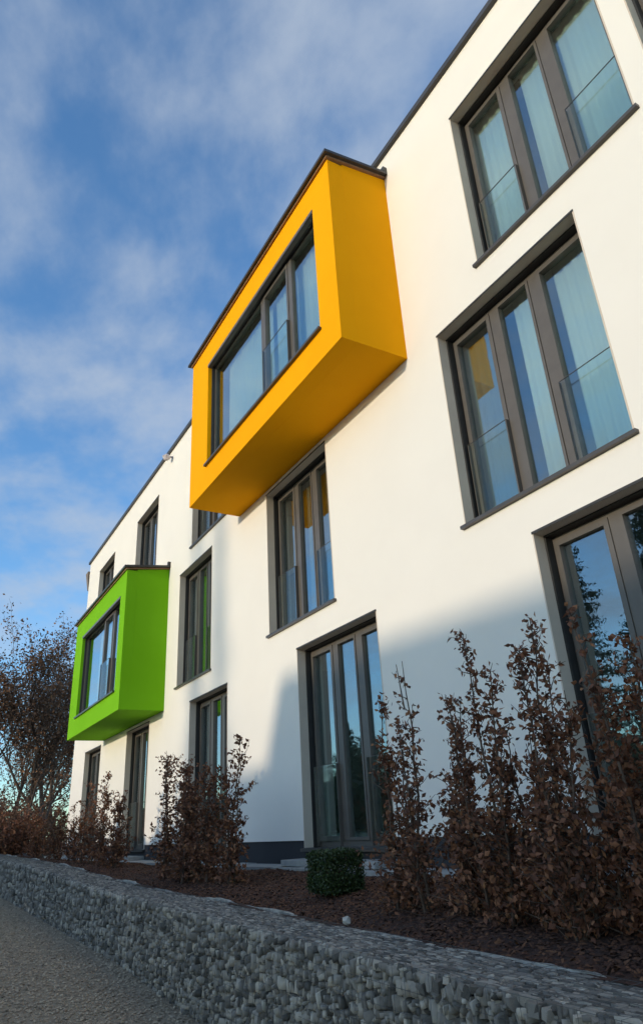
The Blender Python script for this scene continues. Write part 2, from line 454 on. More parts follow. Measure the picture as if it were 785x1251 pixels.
CAM = np.array([0, -4.84, 0.08]); RT, UP, FW = np.array(rt), np.array(up), np.array(fw)
def shown(c, dims):
    d = np.array(c) - CAM; w = d @ FW
    if w < 0.2: return 0
    px, py = 392.5 + FPX * (d @ RT) / w, 625.5 - FPX * (d @ UP) / w
    if px < -8 or px > 793 or py > 1258: return 0
    return dims[0] * max(dims[1], dims[2]) * (FPX / w) ** 2
from mathutils import Euler
score = [shown(c, d) for c, d, e in items]
order = sorted(range(len(items)), key=lambda i: -score[i])
single = set(i for i in order[:290] if score[i] > 0)
rest = []
for i, (c, d, e) in enumerate(items):
    k = i % len(STONES)
    if i in single:
        o = bpy.data.objects.new('stone', STONES[k]); COL.objects.link(o)
        o.location = c; o.scale = d; o.rotation_euler = e; gchild(o)
    else:
        Mr = np.array(Euler(e).to_matrix())
        v, f = SV[k]
        rest.append(((v * np.array(d)) @ Mr.T + np.array(c), f))
V, F = merge(rest)
gchild(link('stone_fill', np_mesh('stone_fill', V, F, 'stone'), kind='stuff'))
# near-black box behind the stones: shade of the gaps put into its colour
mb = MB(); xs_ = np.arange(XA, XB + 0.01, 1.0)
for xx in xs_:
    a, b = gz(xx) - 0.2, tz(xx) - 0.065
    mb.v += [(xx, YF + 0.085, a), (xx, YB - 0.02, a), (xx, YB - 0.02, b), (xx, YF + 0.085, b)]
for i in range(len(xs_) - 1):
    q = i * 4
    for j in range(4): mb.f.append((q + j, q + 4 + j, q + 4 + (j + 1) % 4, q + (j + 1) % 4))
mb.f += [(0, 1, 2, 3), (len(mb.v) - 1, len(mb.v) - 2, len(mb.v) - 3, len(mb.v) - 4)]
gchild(mb.build('gap_shade_box', 'gap_shade'))
# wire cage
mb = MB(); xw = XA + 0.05
while xw < XB:
    mb.tube([(xw, YF - 0.004, gz(xw) - 0.03), (xw, YF - 0.004, tz(xw) + 0.006), (xw, YB + 0.01, tz(xw) + 0.006)], [0.0012] * 3, 3); xw += 0.1
xs2 = list(np.arange(XA, XB + 0.01, 0.5))
for kz in range(9): mb.tube([(a, YF - 0.007, tz(a) + 0.004 - 0.1 * kz) for a in xs2], [0.0012] * len(xs2), 3)
for ky in range(1, 6): mb.tube([(a, YF + 0.1 * ky, tz(a) + 0.008) for a in xs2], [0.0012] * len(xs2), 3)
gchild(mb.build('wire_mesh', 'wire', kind='stuff'))
# pale fleece edge peeping out between wall and bed
mb = MB(); xx = -30.0; row = []
while xx < 3:
    vis = max(0.0, math.sin(xx * 1.7) * 0.5 + math.sin(xx * 4.3 + 1) * 0.4 + 0.35)
    row.append((xx, YB + 0.005 + random.uniform(-0.012, 0.012), tz(xx) - 0.008 + (0.03 if xx < -3.2 else 0.012) * vis + random.uniform(-0.004, 0.006)))
    xx += 0.12
for p in row:
    mb.v += [(p[0], p[1] + 0.004, p[2] - 0.08), (p[0], p[1], p[2]), (p[0], p[1] + 0.03, p[2] - 0.004)]
for i in range(len(row) - 1):
    a = i * 3; b = a + 3
    mb.f += [(a, b, b + 1, a + 1), (a + 1, b + 1, b + 2, a + 2)]
gchild(mb.build('fleece_edge', 'fleece'))
# the one pale lump on the fleece
bm = bmesh.new(); bmesh.ops.create_icosphere(bm, subdivisions=2, radius=1)
for v in bm.verts: v.co = Vector((v.co.x * 0.042, v.co.y * 0.03, v.co.z * 0.03)) * random.uniform(0.8, 1.15)
me = bpy.data.meshes.new('pale_stone'); bm.to_mesh(me); bm.free(); me.materials.append(MAT['fleece'])
o = link('pale_stone', me); o.location = (-4.72, -1.985, tz(-4.72) + 0.035)
tag(o, 'small pale stone lying on the top back edge of the stone wall', 'stone')

# ------------------------------------------------------------------ apartment building
B = thing('apartment_building', 'white rendered apartment block with a yellow and a green box window', 'building', (-10, 3, -0.4))
def bc(o):
    o.parent = B; o.matrix_parent_inverse = Matrix.Translation(-B.location); return o
def sub(o, p):
    o.parent = p; o.matrix_parent_inverse = Matrix.Translation(-B.location) if False else p.matrix_world.inverted() if False else Matrix(); return o

WX0, WX1, WZ0, WZ1, TH = -24.5, 7.0, -0.08, 9.21, 0.42
H2, S2, H1, S1, H0, S0 = 8.38, 5.89, 5.45, 2.93, 2.50, -0.17
G, FST, SND = (S0, H0), (S1, H1), (S2, H2)
wins = {   # x0, x1, z0, z1
    'r': (-4.22, -2.07, *SND), 't': (-1.84, 0.30, *SND), 'f': (-13.70, -11.60, *SND), 'c': (-18.36, -16.36, *SND), 'd': (-22.85, -20.85, *SND),
    'q': (-5.06, -2.92, *FST), 'm': (-9.88, -7.80, *FST), 'a': (-14.42, -12.45, *FST),
    'p': (-4.19, -2.05, *G), 'n': (-8.97, -6.85, *G), 'b': (-13.57, -11.62, *G), 'g': (-18.15, -16.25, *G), 'e': (-22.78, -20.80, *G)}
bays = {'yellow': (-11.05, -5.65, 5.53, 8.66), 'green': (-20.50, -15.22, 2.58, 5.74)}
holes = [list(w) for w in wins.values()]
for w in holes:
    if w[2] < WZ0: w[2] = WZ0
for (a, b, c, d) in bays.values(): holes.append([a + 0.25, b - 0.25, c + 0.25, d - 0.25])

def wall_with_holes(x0, x1, z0, z1, holes, y0, y1):
    mb = MB()
    xs = sorted({x0, x1, *[h[0] for h in holes], *[h[1] for h in holes]})
    zs = sorted({z0, z1, *[h[2] for h in holes], *[h[3] for h in holes]})
    inside = lambda xm, zm: any(h[0] < xm < h[1] and h[2] < zm < h[3] for h in holes)
    idx = {}
    def vid(i, k, y):
        key = (i, k, y)
        if key not in idx: idx[key] = len(mb.v); mb.v.append((xs[i], y, zs[k]))
        return idx[key]
    solid = [[not inside((xs[i] + xs[i + 1]) / 2, (zs[k] + zs[k + 1]) / 2) for k in range(len(zs) - 1)] for i in range(len(xs) - 1)]
    for i in range(len(xs) - 1):
        for k in range(len(zs) - 1):
            if not solid[i][k]: continue
            mb.f.append((vid(i, k, y0), vid(i + 1, k, y0), vid(i + 1, k + 1, y0), vid(i, k + 1, y0)))
            mb.f.append((vid(i, k, y1), vid(i, k + 1, y1), vid(i + 1, k + 1, y1), vid(i + 1, k, y1)))
            for (di, dk, A, C) in ((-1, 0, (i, k), (i, k + 1)), (1, 0, (i + 1, k + 1), (i + 1, k)), (0, -1, (i + 1, k), (i, k)), (0, 1, (i, k + 1), (i + 1, k + 1))):
                ii, kk = i + di, k + dk
                if 0 <= ii < len(xs) - 1 and 0 <= kk < len(zs) - 1 and solid[ii][kk]: continue
                mb.f.append((vid(*A, y0), vid(*C, y0), vid(*C, y1), vid(*A, y1)))
    return mb
wall_mb = wall_with_holes(WX0, WX1, WZ0, WZ1, holes, 0.0, TH)
wall_mb.box(WX0, WX0 + 0.4, TH, 11.0, WZ0, WZ1); wall_mb.box(WX1 - 0.4, WX1, TH, 11.0, WZ0, WZ1); wall_mb.box(WX0 + 0.4, WX1 - 0.4, 10.6, 11.0, WZ0, WZ1)
bc(wall_mb.build('wall', 'white'))
pl = MB(); prev = WX0 + 0.02
for k in sorted(('p', 'n', 'b', 'g', 'e'), key=lambda k: wins[k][0]):
    pl.box(prev, wins[k][0] - 0.003, 0.02, TH, -0.75, WZ0 - 0.002); prev = wins[k][1] + 0.003
    pl.box(wins[k][0] - 0.003, wins[k][1] + 0.003, 0.022, TH, -0.75, S0 - 0.004)
pl.box(prev, WX1 - 0.02, 0.02, TH, -0.75, WZ0 - 0.002)
bc(pl.build('plinth', 'plinth'))
mb = MB(); mb.box(WX0 - 0.06, WX1 + 0.06, -0.06, 11.06, WZ1 + 0.003, WZ1 + 0.085); bc(mb.build('roof_coping', 'coping'))
# rooms behind the windows
for zf in (-0.30, 2.62, 5.58):
    mb = MB(); mb.box(WX0 + 0.4, WX1 - 0.4, TH + 0.005, 5.0, zf, zf + 0.28); bc(mb.build('floor_slab', 'room'))
mb = MB(); mb.box(WX0 + 0.4, WX1 - 0.4, 5.0, 5.1, -0.3, 9.2)
bc(mb.build('inner_wall', 'room'))
for xp in (-19.7, -15.3, -10.8, -6.0, -1.0, 2.0):
    mb = MB(); mb.box(xp - 0.06, xp + 0.06, TH + 0.005, 4.99, 0.0, 9.2)
    bc(mb.build('partition_wall', 'room'))

DIV = [0.0, 0.335, 0.635, 1.0]
def build_window(x0, x1, z0, z1, Y=0.0, guards=(0, 2), divs=DIV, parent=None, guard_h=1.0, sash=None, rev_mat='reveal', name='window', rev=True, det=True, dep=(0.13, 0.225)):
    """french window: frame is the part, the rest hang below it as sub-parts (or as children of parent)"""
    yr, ys, yf = Y + dep[0], Y + dep[1], Y + dep[1]     # reveal depth, end of blind slot, frame face
    fr = MB(); top = z1 + 0.03
    fwd = 0.055
    fr.box(x0 - 0.02, x0 + fwd, yf, yf + 0.09, z0 + 0.001, top); fr.box(x1 - fwd, x1 + 0.02, yf, yf + 0.09, z0 + 0.001, top)
    fr.box(x0 + fwd, x1 - fwd, yf, yf + 0.09, z1 - 0.075, top); fr.box(x0 + fwd, x1 - fwd, yf, yf + 0.09, z0 + 0.001, z0 + 0.07)
    xin0, xin1 = x0 + fwd, x1 - fwd
    xs = [xin0 + (xin1 - xin0) * d for d in divs]
    for xm in xs[1:-1]: fr.box(xm - 0.056, xm + 0.056, yf - 0.012, yf + 0.085, z0 + 0.071, z1 - 0.076)
    f = fr.build(name, 'frame')
    if parent is None: bc(f); p = f
    else: f.parent = parent; f.name = 'window_frame'; p = parent
    def addsub(o):
        o.parent = p
        return o
    if rev:
        rv = MB(); t = 0.012
        rv.box(x0 - 0.002, x0 + t, Y - 0.004, yr, z0 + 0.002, z1 - t); rv.box(x1 - t, x1 + 0.002, Y - 0.004, yr, z0 + 0.002, z1 - t)
        rv.box(x0 - 0.002, x1 + 0.002, Y - 0.005, yr, z1 - t, z1 + 0.002)
        addsub(rv.build('reveal', rev_mat))
        de = MB(); de.box(x0 - 0.004, x1 + 0.004, Y - 0.010, Y - 0.0055, z1 - 0.013, z1 + 0.012); addsub(de.build('head_strip', 'slot'))  # thin near-black strip along the top edge of the opening
    sl = MB()
    sl.box(x0 + 0.004, x0 + 0.03, yr + 0.002, yf - 0.002, z0 + 0.003, z1 - 0.002); sl.box(x1 - 0.03, x1 - 0.004, yr + 0.002, yf - 0.002, z0 + 0.003, z1 - 0.002)
    sl.box(x0 + 0.031, x1 - 0.031, yr + 0.002, yf - 0.002, z1 - 0.03, z1 - 0.001)
    addsub(sl.build('blind_slot', 'slot'))
    for i in range(len(divs) - 1):
        a, b = xs[i] + (0.057 if i else 0.001), xs[i + 1] - (0.057 if i < len(divs) - 2 else 0.001)
        sw = 0.055 if (i in guards or (sash and i in sash)) else 0.035
        if sash is None or i in sash:
            sa = MB(); zb, zt = z0 + 0.072, z1 - 0.077
            sa.box(a + 0.002, a + sw, yf - 0.022, yf + 0.06, zb, zt); sa.box(b - sw, b - 0.002, yf - 0.022, yf + 0.06, zb, zt)
            sa.box(a + sw, b - sw, yf - 0.022, yf + 0.06, zt - sw, zt); sa.box(a + sw, b - sw, yf - 0.022, yf + 0.06, zb, zb + sw)
            addsub(sa.build('sash', 'frame')); pa, pb, pz0, pz1 = a + sw, b - sw, zb + sw, zt - sw
        else: pa, pb, pz0, pz1 = a, b, z0 + 0.072, z1 - 0.077
        g = MB(); g.box(pa - 0.004, pb + 0.004, yf + 0.02, yf + 0.026, pz0 - 0.004, pz1 + 0.004); addsub(g.build('pane', 'glass'))
        if i in guards and det:
            gt = z0 + guard_h
            gp = MB(); gp.box(a + 0.012, b - 0.012, yf - 0.062, yf - 0.05, z0 + 0.06, gt); addsub(gp.build('glass_guard', 'guard_glass'))
            ge = MB(); ge.box(a + 0.012, b - 0.012, yf - 0.062, yf - 0.050, gt + 0.001, gt + 0.005)
            ge.box(a + 0.002, a + 0.011, yf - 0.064, yf - 0.024, z0 + 0.01, gt); ge.box(b - 0.011, b - 0.002, yf - 0.064, yf - 0.024, z0 + 0.01, gt)
            addsub(ge.build('guard_rail', 'frame'))
    si = MB(); si.box(x0 - 0.035, x1 + 0.035, Y - 0.05, Y + 0.0, z0 - 0.04, z0 - 0.004); si.box(x0 + 0.003, x1 - 0.003, Y + 0.001, yf + 0.05, z0 - 0.003, z0 + 0.0)
    addsub(si.build('sill', 'sill'))
    return f
for k, (a, b, c, d) in wins.items():
    build_window(a, b, c, d)

def build_bay(kind, x0, x1, z0, z1, op, divs, guards, sash):
    D = 1.0; rise = 0.13
    mb = MB()
    ox0, ox1, oz0, oz1 = op
    # front with opening
    fm = wall_with_holes(x0, x1, z0, z1, [list(op)], -D, -D + 0.24)
    mb.v += fm.v; mb.f += fm.f
    t = 0.2
    yb = -D + 0.241
    # sides, floor and sloping top
    for (a, b) in ((x0, x0 + t), (x1 - t, x1)):
        mb.poly([(a, yb, z0), (b, yb, z0), (b, 0.0, z0), (a, 0.0, z0), (a, yb, z1 + rise * 0.24), (b, yb, z1 + rise * 0.24), (b, 0.0, z1 + rise), (a, 0.0, z1 + rise)],
                [(0, 3, 2, 1), (4, 5, 6, 7), (0, 1, 5, 4), (1, 2, 6, 5), (2, 3, 7, 6), (3, 0, 4, 7)])
    mb.box(x0 + t, x1 - t, yb, 0.0, z0, z0 + t)
    mb.box(x0 + t, x1 - t, yb, 0.3, z1 - t, z1 - 0.01)
    # weld the front edge of the sides so no seam shows
    bay = mb.build('bay', kind)
    bay.data.update(); bc(bay)
    bay['label'] = 'projecting %s box with a window in its front' % kind
    fl = MB(); o = 0.07
    def slab(h0, h1, ov, m):
        q = MB(); ya, yz = -D - ov, -0.002
        za, zz_ = z1 - 0.0 , z1 + rise
        pts = [(x0 - ov, ya, za + h0), (x1 + ov, ya, za + h0), (x1 + ov, yz, zz_ + h0), (x0 - ov, yz, zz_ + h0)]
        pts += [(p[0], p[1], p[2] + (h1 - h0)) for p in pts]
        q.poly(pts, [(0, 3, 2, 1), (4, 5, 6, 7), (0, 1, 5, 4), (1, 2, 6, 5), (2, 3, 7, 6), (3, 0, 4, 7)])
        return q
    s = slab(0.004, 0.035, 0.035, None).build('fascia', 'copper'); s.parent = bay
    q = slab(0.037, 0.085, 0.085, None)
    for (a, b) in ((x1 + 0.02, x1 + 0.085), (x0 - 0.085, x0 - 0.02)): q.box(a, b, -0.07, -0.003, z1 + rise + 0.087, z1 + rise + 0.17)
    s = q.build('roof_flashing', 'coping'); s.parent = bay
    build_window(ox0, ox1, oz0, oz1, Y=-D, guards=guards, divs=divs, parent=bay, guard_h=0.95, sash=sash, rev_mat=kind, rev=False, dep=(0.07, 0.13))
    ln = MB(); ya = -D + 0.245
    ln.box(x0 + t + 0.003, x0 + t + 0.02, ya, 0.43, z0 + t + 0.003, z1 - t - 0.003); ln.box(x1 - t - 0.02, x1 - t - 0.003, ya, 0.43, z0 + t + 0.003, z1 - t - 0.003)
    ln.box(x0 + t + 0.021, x1 - t - 0.021, ya, 0.43, z0 + t + 0.003, z0 + t + 0.02); ln.box(x0 + t + 0.021, x1 - t - 0.021, ya, 0.43, z1 - t - 0.02, z1 - t - 0.003)
    ln.box(ox1 + 0.004, x1 - t - 0.021, ya, ya + 0.01, z0 + t + 0.021, z1 - t - 0.021); ln.box(x0 + t + 0.021, ox0 - 0.004, ya, ya + 0.01, z0 + t + 0.021, z1 - t - 0.021)
    l = ln.build('inner_lining', 'room', kind='stuff'); l.parent = bay; del l['kind']
    hd = MB(); hd.box(ox0 + 0.001, ox1 - 0.001, -D - 0.012, -D + 0.066, oz1 - 0.06, oz1 - 0.002)
    h = hd.build('blind_box', 'frame'); h.parent = bay
    return bay
build_bay('yellow', *bays['yellow'], (-10.20, -6.13, 6.02, 8.16), [0.0, 0.525, 0.77, 1.0], (1,), (1,))
build_bay('green', *bays['green'], (-19.60, -15.68, 3.06, 5.24), [0.0, 0.525, 0.77, 1.0], (1,), (1,))

# downpipe and hopper at the far corner, small fitting under the eaves
mb = MB(); mb.tube([(-24.72, 0.1, 8.3), (-24.72, 0.1, -0.6)], [0.055, 0.055], 10)
bc(mb.build('downpipe', 'zinc', smooth=False))
mb = MB(); mb.poly([(-24.90, -0.06, 8.95), (-24.53, -0.06, 8.95), (-24.53, 0.26, 8.95), (-24.90, 0.26, 8.95), (-24.80, 0.02, 8.3), (-24.64, 0.02, 8.3), (-24.64, 0.18, 8.3), (-24.80, 0.18, 8.3)],
                   [(0, 1, 2, 3), (7, 6, 5, 4), (0, 4, 5, 1), (1, 5, 6, 2), (2, 6, 7, 3), (3, 7, 4, 0)])
bc(mb.build('rain_hopper', 'hopper'))
mb = MB(); mb.tube([(-15.35, 0.0, 9.02), (-15.35, -0.16, 9.0)], [0.03, 0.03], 8); mb.tube([(-15.35, -0.14, 9.05), (-15.35, -0.16, 8.98), (-15.35, -0.17, 8.9)], [0.06, 0.11, 0.05], 10)
bc(mb.build('wall_lamp', 'lamp'))

# paving strip along the plinth and doorsteps
mbp = MB(); mbp.box(-25, 7, -0.49, 0.015, -0.7, -0.405); strip = mbp.build('paving_strip', 'concrete', kind='structure')
slab_mb = MB(); slab_mb.box(-0.245, 0.245, -0.235, 0.235, -0.02, 0.02); first = None
for i in range(62):
    xx = -24.7 + i * 0.5
    if first is None: first = slab_mb.build('paving_slab', 'concrete', bevel=0.004); s = first
    else: s = first.copy(); COL.objects.link(s)
    s.location = (xx, -0.245 + random.uniform(-0.003, 0.003), -0.385 + random.uniform(-0.004, 0.004)); s.rotation_euler = (random.uniform(-0.006, 0.006), random.uniform(-0.006, 0.006), random.uniform(-0.01, 0.01)); s.parent = strip
steps = {'n': 'pale concrete doorstep behind the clipped green box shrub', 'p': 'pale concrete doorstep behind the hedge at the right edge',
         'b': 'pale concrete doorstep behind the middle clump of brown shrubs', 'g': 'pale concrete doorstep below the green box window', 'e': 'pale concrete doorstep at the last door by the far corner'}
for k, lab in steps.items():
    a, b = wins[k][0], wins[k][1]
    mb = MB(); mb.box(a - 0.04, b + 0.04, -0.34, 0.012, -0.362, -0.29)
    o = mb.build('doorstep', 'concrete', bevel=0.008); tag(o, lab, 'doorstep', 'doorsteps of the ground floor')

# ------------------------------------------------------------------ curtains
def curtain(x0, x1, z0, z1, Y, label, amp=0.018, per=0.13, mat='curtain'):
    n = max(12, int((x1 - x0) / 0.018)); mb = MB(); ph = random.uniform(0, 6)
    zs = [z0, z0 + (z1 - z0) * 0.5, z1]
    for j, z in enumerate(zs):
        for i in range(n + 1):
            xx = x0 + (x1 - x0) * i / n
            w = amp * (1 - 0.25 * j) * (math.sin(2 * math.pi * xx / per + ph + 0.9 * math.sin(xx * 5 + ph)) + 0.4 * math.sin(2 * math.pi * xx / (per * 2.7) + ph * 2))
            mb.v.append((xx, Y + w, z))
    for j in range(2):
        for i in range(n): mb.f.append((j * (n + 1) + i, j * (n + 1) + i + 1, (j + 1) * (n + 1) + i + 1, (j + 1) * (n + 1) + i))
    o = mb.build('curtain', mat, smooth=True)
    sm = o.modifiers.new('thickness', 'SOLIDIFY'); sm.thickness = 0.003
    return tag(o, label, 'curtain', 'sheer curtains behind the windows')
def win_curtain(k, parts, label):
    a, b, c, d = wins[k]
    for i, (p, q) in enumerate(parts):
        l = label if isinstance(label, str) else label[i]
        curtain(a + 0.01 + (b - a - 0.02) * p, a + 0.01 + (b - a - 0.02) * q, c + 0.03, d - 0.004, 0.375, l, mat='curtain_grey' if 'grey' in l else 'curtain', per=random.uniform(0.11, 0.17))
win_curtain('r', [(0.0, 0.33), (0.40, 1.0)], ['pale sheer curtain in the left of the large top right window', 'pale sheer curtain in the right of the large top right window'])
win_curtain('q', [(0.0, 0.33), (0.42, 0.61), (0.70, 1.0)], ['grey sheer curtain in the left of the right hand middle floor window', 'narrow pale sheer curtain at the centre of the right hand middle floor window', 'pale sheer curtain in the right of the right hand middle floor window'])
win_curtain('t', [(0.0, 1.0)], 'pale sheer curtain in the window cut off by the top right corner')
win_curtain('m', [(0.12, 0.42), (0.62, 1.0)], ['left grey curtain in the window under the yellow box', 'right grey curtain in the window under the yellow box'])
win_curtain('a', [(0.1, 0.5)], 'pale curtain in the window beside the green box')
win_curtain('c', [(0.55, 1.0)], 'pale curtain in the top floor window above the green box')
win_curtain('g', [(0.45, 0.8)], 'pale curtain in the door under the green box')
curtain(-9.95, -8.12, 6.04, 8.3, -0.66, 'pale sheer curtain behind the wide pane of the yellow box')
curtain(-7.98, -6.2, 6.04, 8.3, -0.66, 'pale sheer curtain behind the narrow panes of the yellow box')
curtain(-18.9, -17.7, 3.08, 5.3, -0.66, 'pale sheer curtain behind the wide pane of the green box')

# ------------------------------------------------------------------ shrubs
def shrub(name, x, y, top, label, cat='shrub', stems=3, dense=1.0, leaf=0.045, base_r=0.26, col_r=0.13, base_h=0.62, lean=0.0, bare=False, sprig=False, group='brown leaved hedge shrubs along the stone wall', mat='leaf_brown', seed=0, z=None):
    r = np.random.default_rng(seed + 40); zb = bed_z(x, y) if z is None else z
    h = top - zb
    o = thing(name, label, cat, (x, y, zb), group)
    wood = MB(); pts = []
    for sidx in range(stems):
        sh = h * (1.0 if sidx == 0 else r.uniform(0.62, 0.97))
        ax, ay = r.normal(0, 0.07), r.normal(0, 0.06); tx, ty = ax + r.normal(lean, 0.07), ay + r.normal(0, 0.06)
        n = 8; P = []
        for i in range(n):
            t = i / (n - 1); P.append((ax + (tx - ax) * t + r.normal(0, 0.014) * (0 < i), ay + (ty - ay) * t + r.normal(0, 0.014), sh * t - (0.05 if i == 0 else 0)))
        wood.tube(P, [0.014 * (1 - 0.8 * i / (n - 1)) * (0.6 + 0.4 * sh / h) for i in range(n)], 5)
        ph, f1 = r.uniform(0, 6.28), r.uniform(9, 15)
        m = int(sh * 40 * dense)
        for _ in range(m):
            t = r.random() ** 1.15; z_ = t * sh
            low = z_ < base_h
            # uneven tufts with gaps on the upper stems
            if not low and math.sin(z_ * f1 + ph) + 0.5 * math.sin(z_ * f1 * 2.3 + ph * 2) < r.uniform(-1.6, 0.4): continue
            i = min(int(t * (n - 1)), n - 2); u = t * (n - 1) - i
            p = np.array(P[i]) * (1 - u) + np.array(P[i + 1]) * u
            if bare and p[2] > 0.78 * h and r.random() < 0.85: continue
            a = r.uniform(0, 2 * math.pi); el = r.uniform(0.1, 1.0) if low else r.uniform(0.25, 1.2)
            wide = base_r * min(1.0, 0.75 + z_ * 2) * (1.15 - 0.5 * z_ / base_h) if low else col_r * np.interp(t, [0, 0.85, 1.0], [1.0, 1.0, 0.7])
            L = wide * r.uniform(0.3, 1.0) * (1.45 if r.random() < 0.1 else 1.0)
            d = np.array([math.cos(a) * math.cos(el), math.sin(a) * math.cos(el), math.sin(el)])
            e = p + d * L; mid = p + d * L * 0.5 + r.normal(0, 0.012, 3)
            wood.tube([p, mid, e], [0.0045, 0.003, 0.0015], 3)
            for _ in range(2 + int(L / 0.024 * r.uniform(0.4, 1.15))):
                w = r.random() ** 0.7
                q = (p * (1 - w) + e * w) + r.normal(0, 0.014, 3)
                if q[2] > 0.02: pts.append(q)
        for _ in range(int(sh * 16 * dense)):
            t = r.random(); i = min(int(t * (n - 1)), n - 2); u = t * (n - 1) - i
            q = np.array(P[i]) * (1 - u) + np.array(P[i + 1]) * u + r.normal(0, 0.02, 3)
            if q[2] > 0.02 and not (bare and q[2] > 0.8 * h): pts.append(q)
    if bare: wood.tube([(ax, ay, 0.78 * h), (ax - 0.05, ay, 0.98 * h)], [0.006, 0.003], 4)
    if sprig:
        wood.tube([(0.0, 0, 0.84 * h), (-0.11, 0.0, 0.87 * h), (-0.2, 0.0, 0.885 * h)], [0.006, 0.004, 0.002], 4)
        for _ in range(26): pts.append(np.array([r.uniform(-0.22, -0.05), 0, 0.875 * h]) + r.normal(0, 0.018, 3))
    wood.build('stem', 'twig', o)
    V, F = leaves(np.array(pts), leaf, 0.62, 0.3, -0.3, r)
    link('foliage', np_mesh('foliage', V, F, mat), o, 'stuff')
    return o
HY = -1.15
hedge = [  # x, y, top z, stems, density, lean, label
    (-4.72, -1.42, 1.04, 3, 1.0, -0.02, 'slender brown leaved shrub at the left end of the near hedge, beside the tall door'),
    (-4.34, -1.50, 1.26, 2, 0.8, -0.06, 'thin shrub with a nearly bare forked tip, second from the left in the near hedge'),
    (-4.02, -1.38, 0.86, 4, 1.2, 0.0, 'short bushy brown shrub in the gap right of the forked tip shrub'),
    (-3.66, -1.50, 1.24, 4, 1.15, 0.02, 'broad topped brown shrub in the middle of the near hedge'),
    (-3.34, -1.38, 0.80, 4, 1.2, 0.0, 'short brown shrub between the two tallest shrubs of the near hedge'),
    (-3.04, -1.50, 1.23, 4, 1.1, 0.0, 'tall brown shrub with a side sprig at its top, beside the large right door'),
    (-2.76, -1.36, 0.66, 4, 1.2, 0.0, 'low brown shrub at the left foot of the large right hand door'),
    (-2.47, -1.50, 1.14, 4, 1.1, 0.0, 'tall brown shrub in front of the large right hand door'),
    (-2.16, -1.42, 0.70, 4, 1.2, 0.0, 'brown shrub cut by the right edge of the picture, lower one'),
    (-1.90, -1.50, 0.95, 3, 1.0, 0.0, 'brown shrub farthest right in the near hedge'),
    (-10.15, -1.45, 1.18, 3, 0.9, 0.0, 'brown shrub at the left side of the middle clump'),
    (-9.70, -1.40, 0.92, 4, 1.1, 0.0, 'bushy brown shrub left of centre in the middle clump'),
    (-9.25, -1.50, 0.98, 4, 1.2, 0.0, 'dense brown shrub at the centre of the middle clump'),
    (-8.75, -1.42, 0.85, 4, 1.1, 0.0, 'shorter brown shrub right of centre in the middle clump'),
    (-8.05, -1.42, 1.10, 3, 0.9, 0.0, 'slender brown shrub at the right end of the middle clump'),
    (-15.0, -1.40, 1.05, 3, 1.0, 0.0, 'brown shrub standing left of the door below the green box'),
    (-14.1, -1.45, 1.15, 3, 1.1, 0.0, 'brown shrub with the tallest tip of the far clump'),
    (-13.1, -1.45, 0.80, 4, 1.1, 0.0, 'brown shrub at the right end of the far clump'),
    (-16.3, -1.40, 0.78, 4, 1.1, 0.0, 'low brown shrub left of the far clump'),
    (-18.4, -1.40, 0.95, 4, 1.1, 0.0, 'brown shrub near the far corner door'),
    (-21.0, -1.40, 0.95, 4, 1.1, 0.0, 'brown shrub nearest the far corner of the building'),
]
for i, (x, y, top, st, de, le, lab) in enumerate(hedge):
    far = x < -7
    shrub('hedge_shrub', x, y, top, lab, stems=st, dense=de * (1.25 if far else 1.75), leaf=0.050 if far else 0.042, base_r=0.34 if far else 0.33, col_r=0.23 if far else 0.155, base_h=0.62, lean=le, seed=i, bare='bare forked' in lab, sprig='side sprig' in lab)

# clipped box shrub
bx_, by_ = -5.95, -1.33; bzz = bed_z(bx_, by_)
o = thing('box_shrub', 'small clipped dark green box shrub in front of the tall middle door', 'shrub', (bx_, by_, bzz))
r = np.random.default_rng(3)
n = 15000
d = r.normal(size=(n, 3)); d /= np.linalg.norm(d, axis=1, keepdims=True)
sq = np.sign(d) * np.abs(d) ** 0.68; sq /= np.max(np.abs(sq), axis=1, keepdims=True) ** 0.75
P = sq * np.array([0.205, 0.195, 0.165]) * r.uniform(0.86, 1.0, (n, 1)) + r.normal(0, 0.008, (n, 3)) + np.array([0, 0, 0.19])
P = P[P[:, 2] > 0.0]
V, F = leaves(P, 0.02, 0.75, 0.2, 0.3, r)
link('foliage', np_mesh('foliage', V, F, 'leaf_box'), o, 'stuff')
mb = MB(); mb.tube([(0, 0, -0.05), (0.01, 0, 0.2)], [0.03, 0.02], 6)
for a in range(9): mb.tube([(0, 0, 0.08), (0.2 * math.cos(a * 0.7), 0.18 * math.sin(a * 0.7), 0.3)], [0.01, 0.004], 4)
mb.build('stem', 'twig', o)

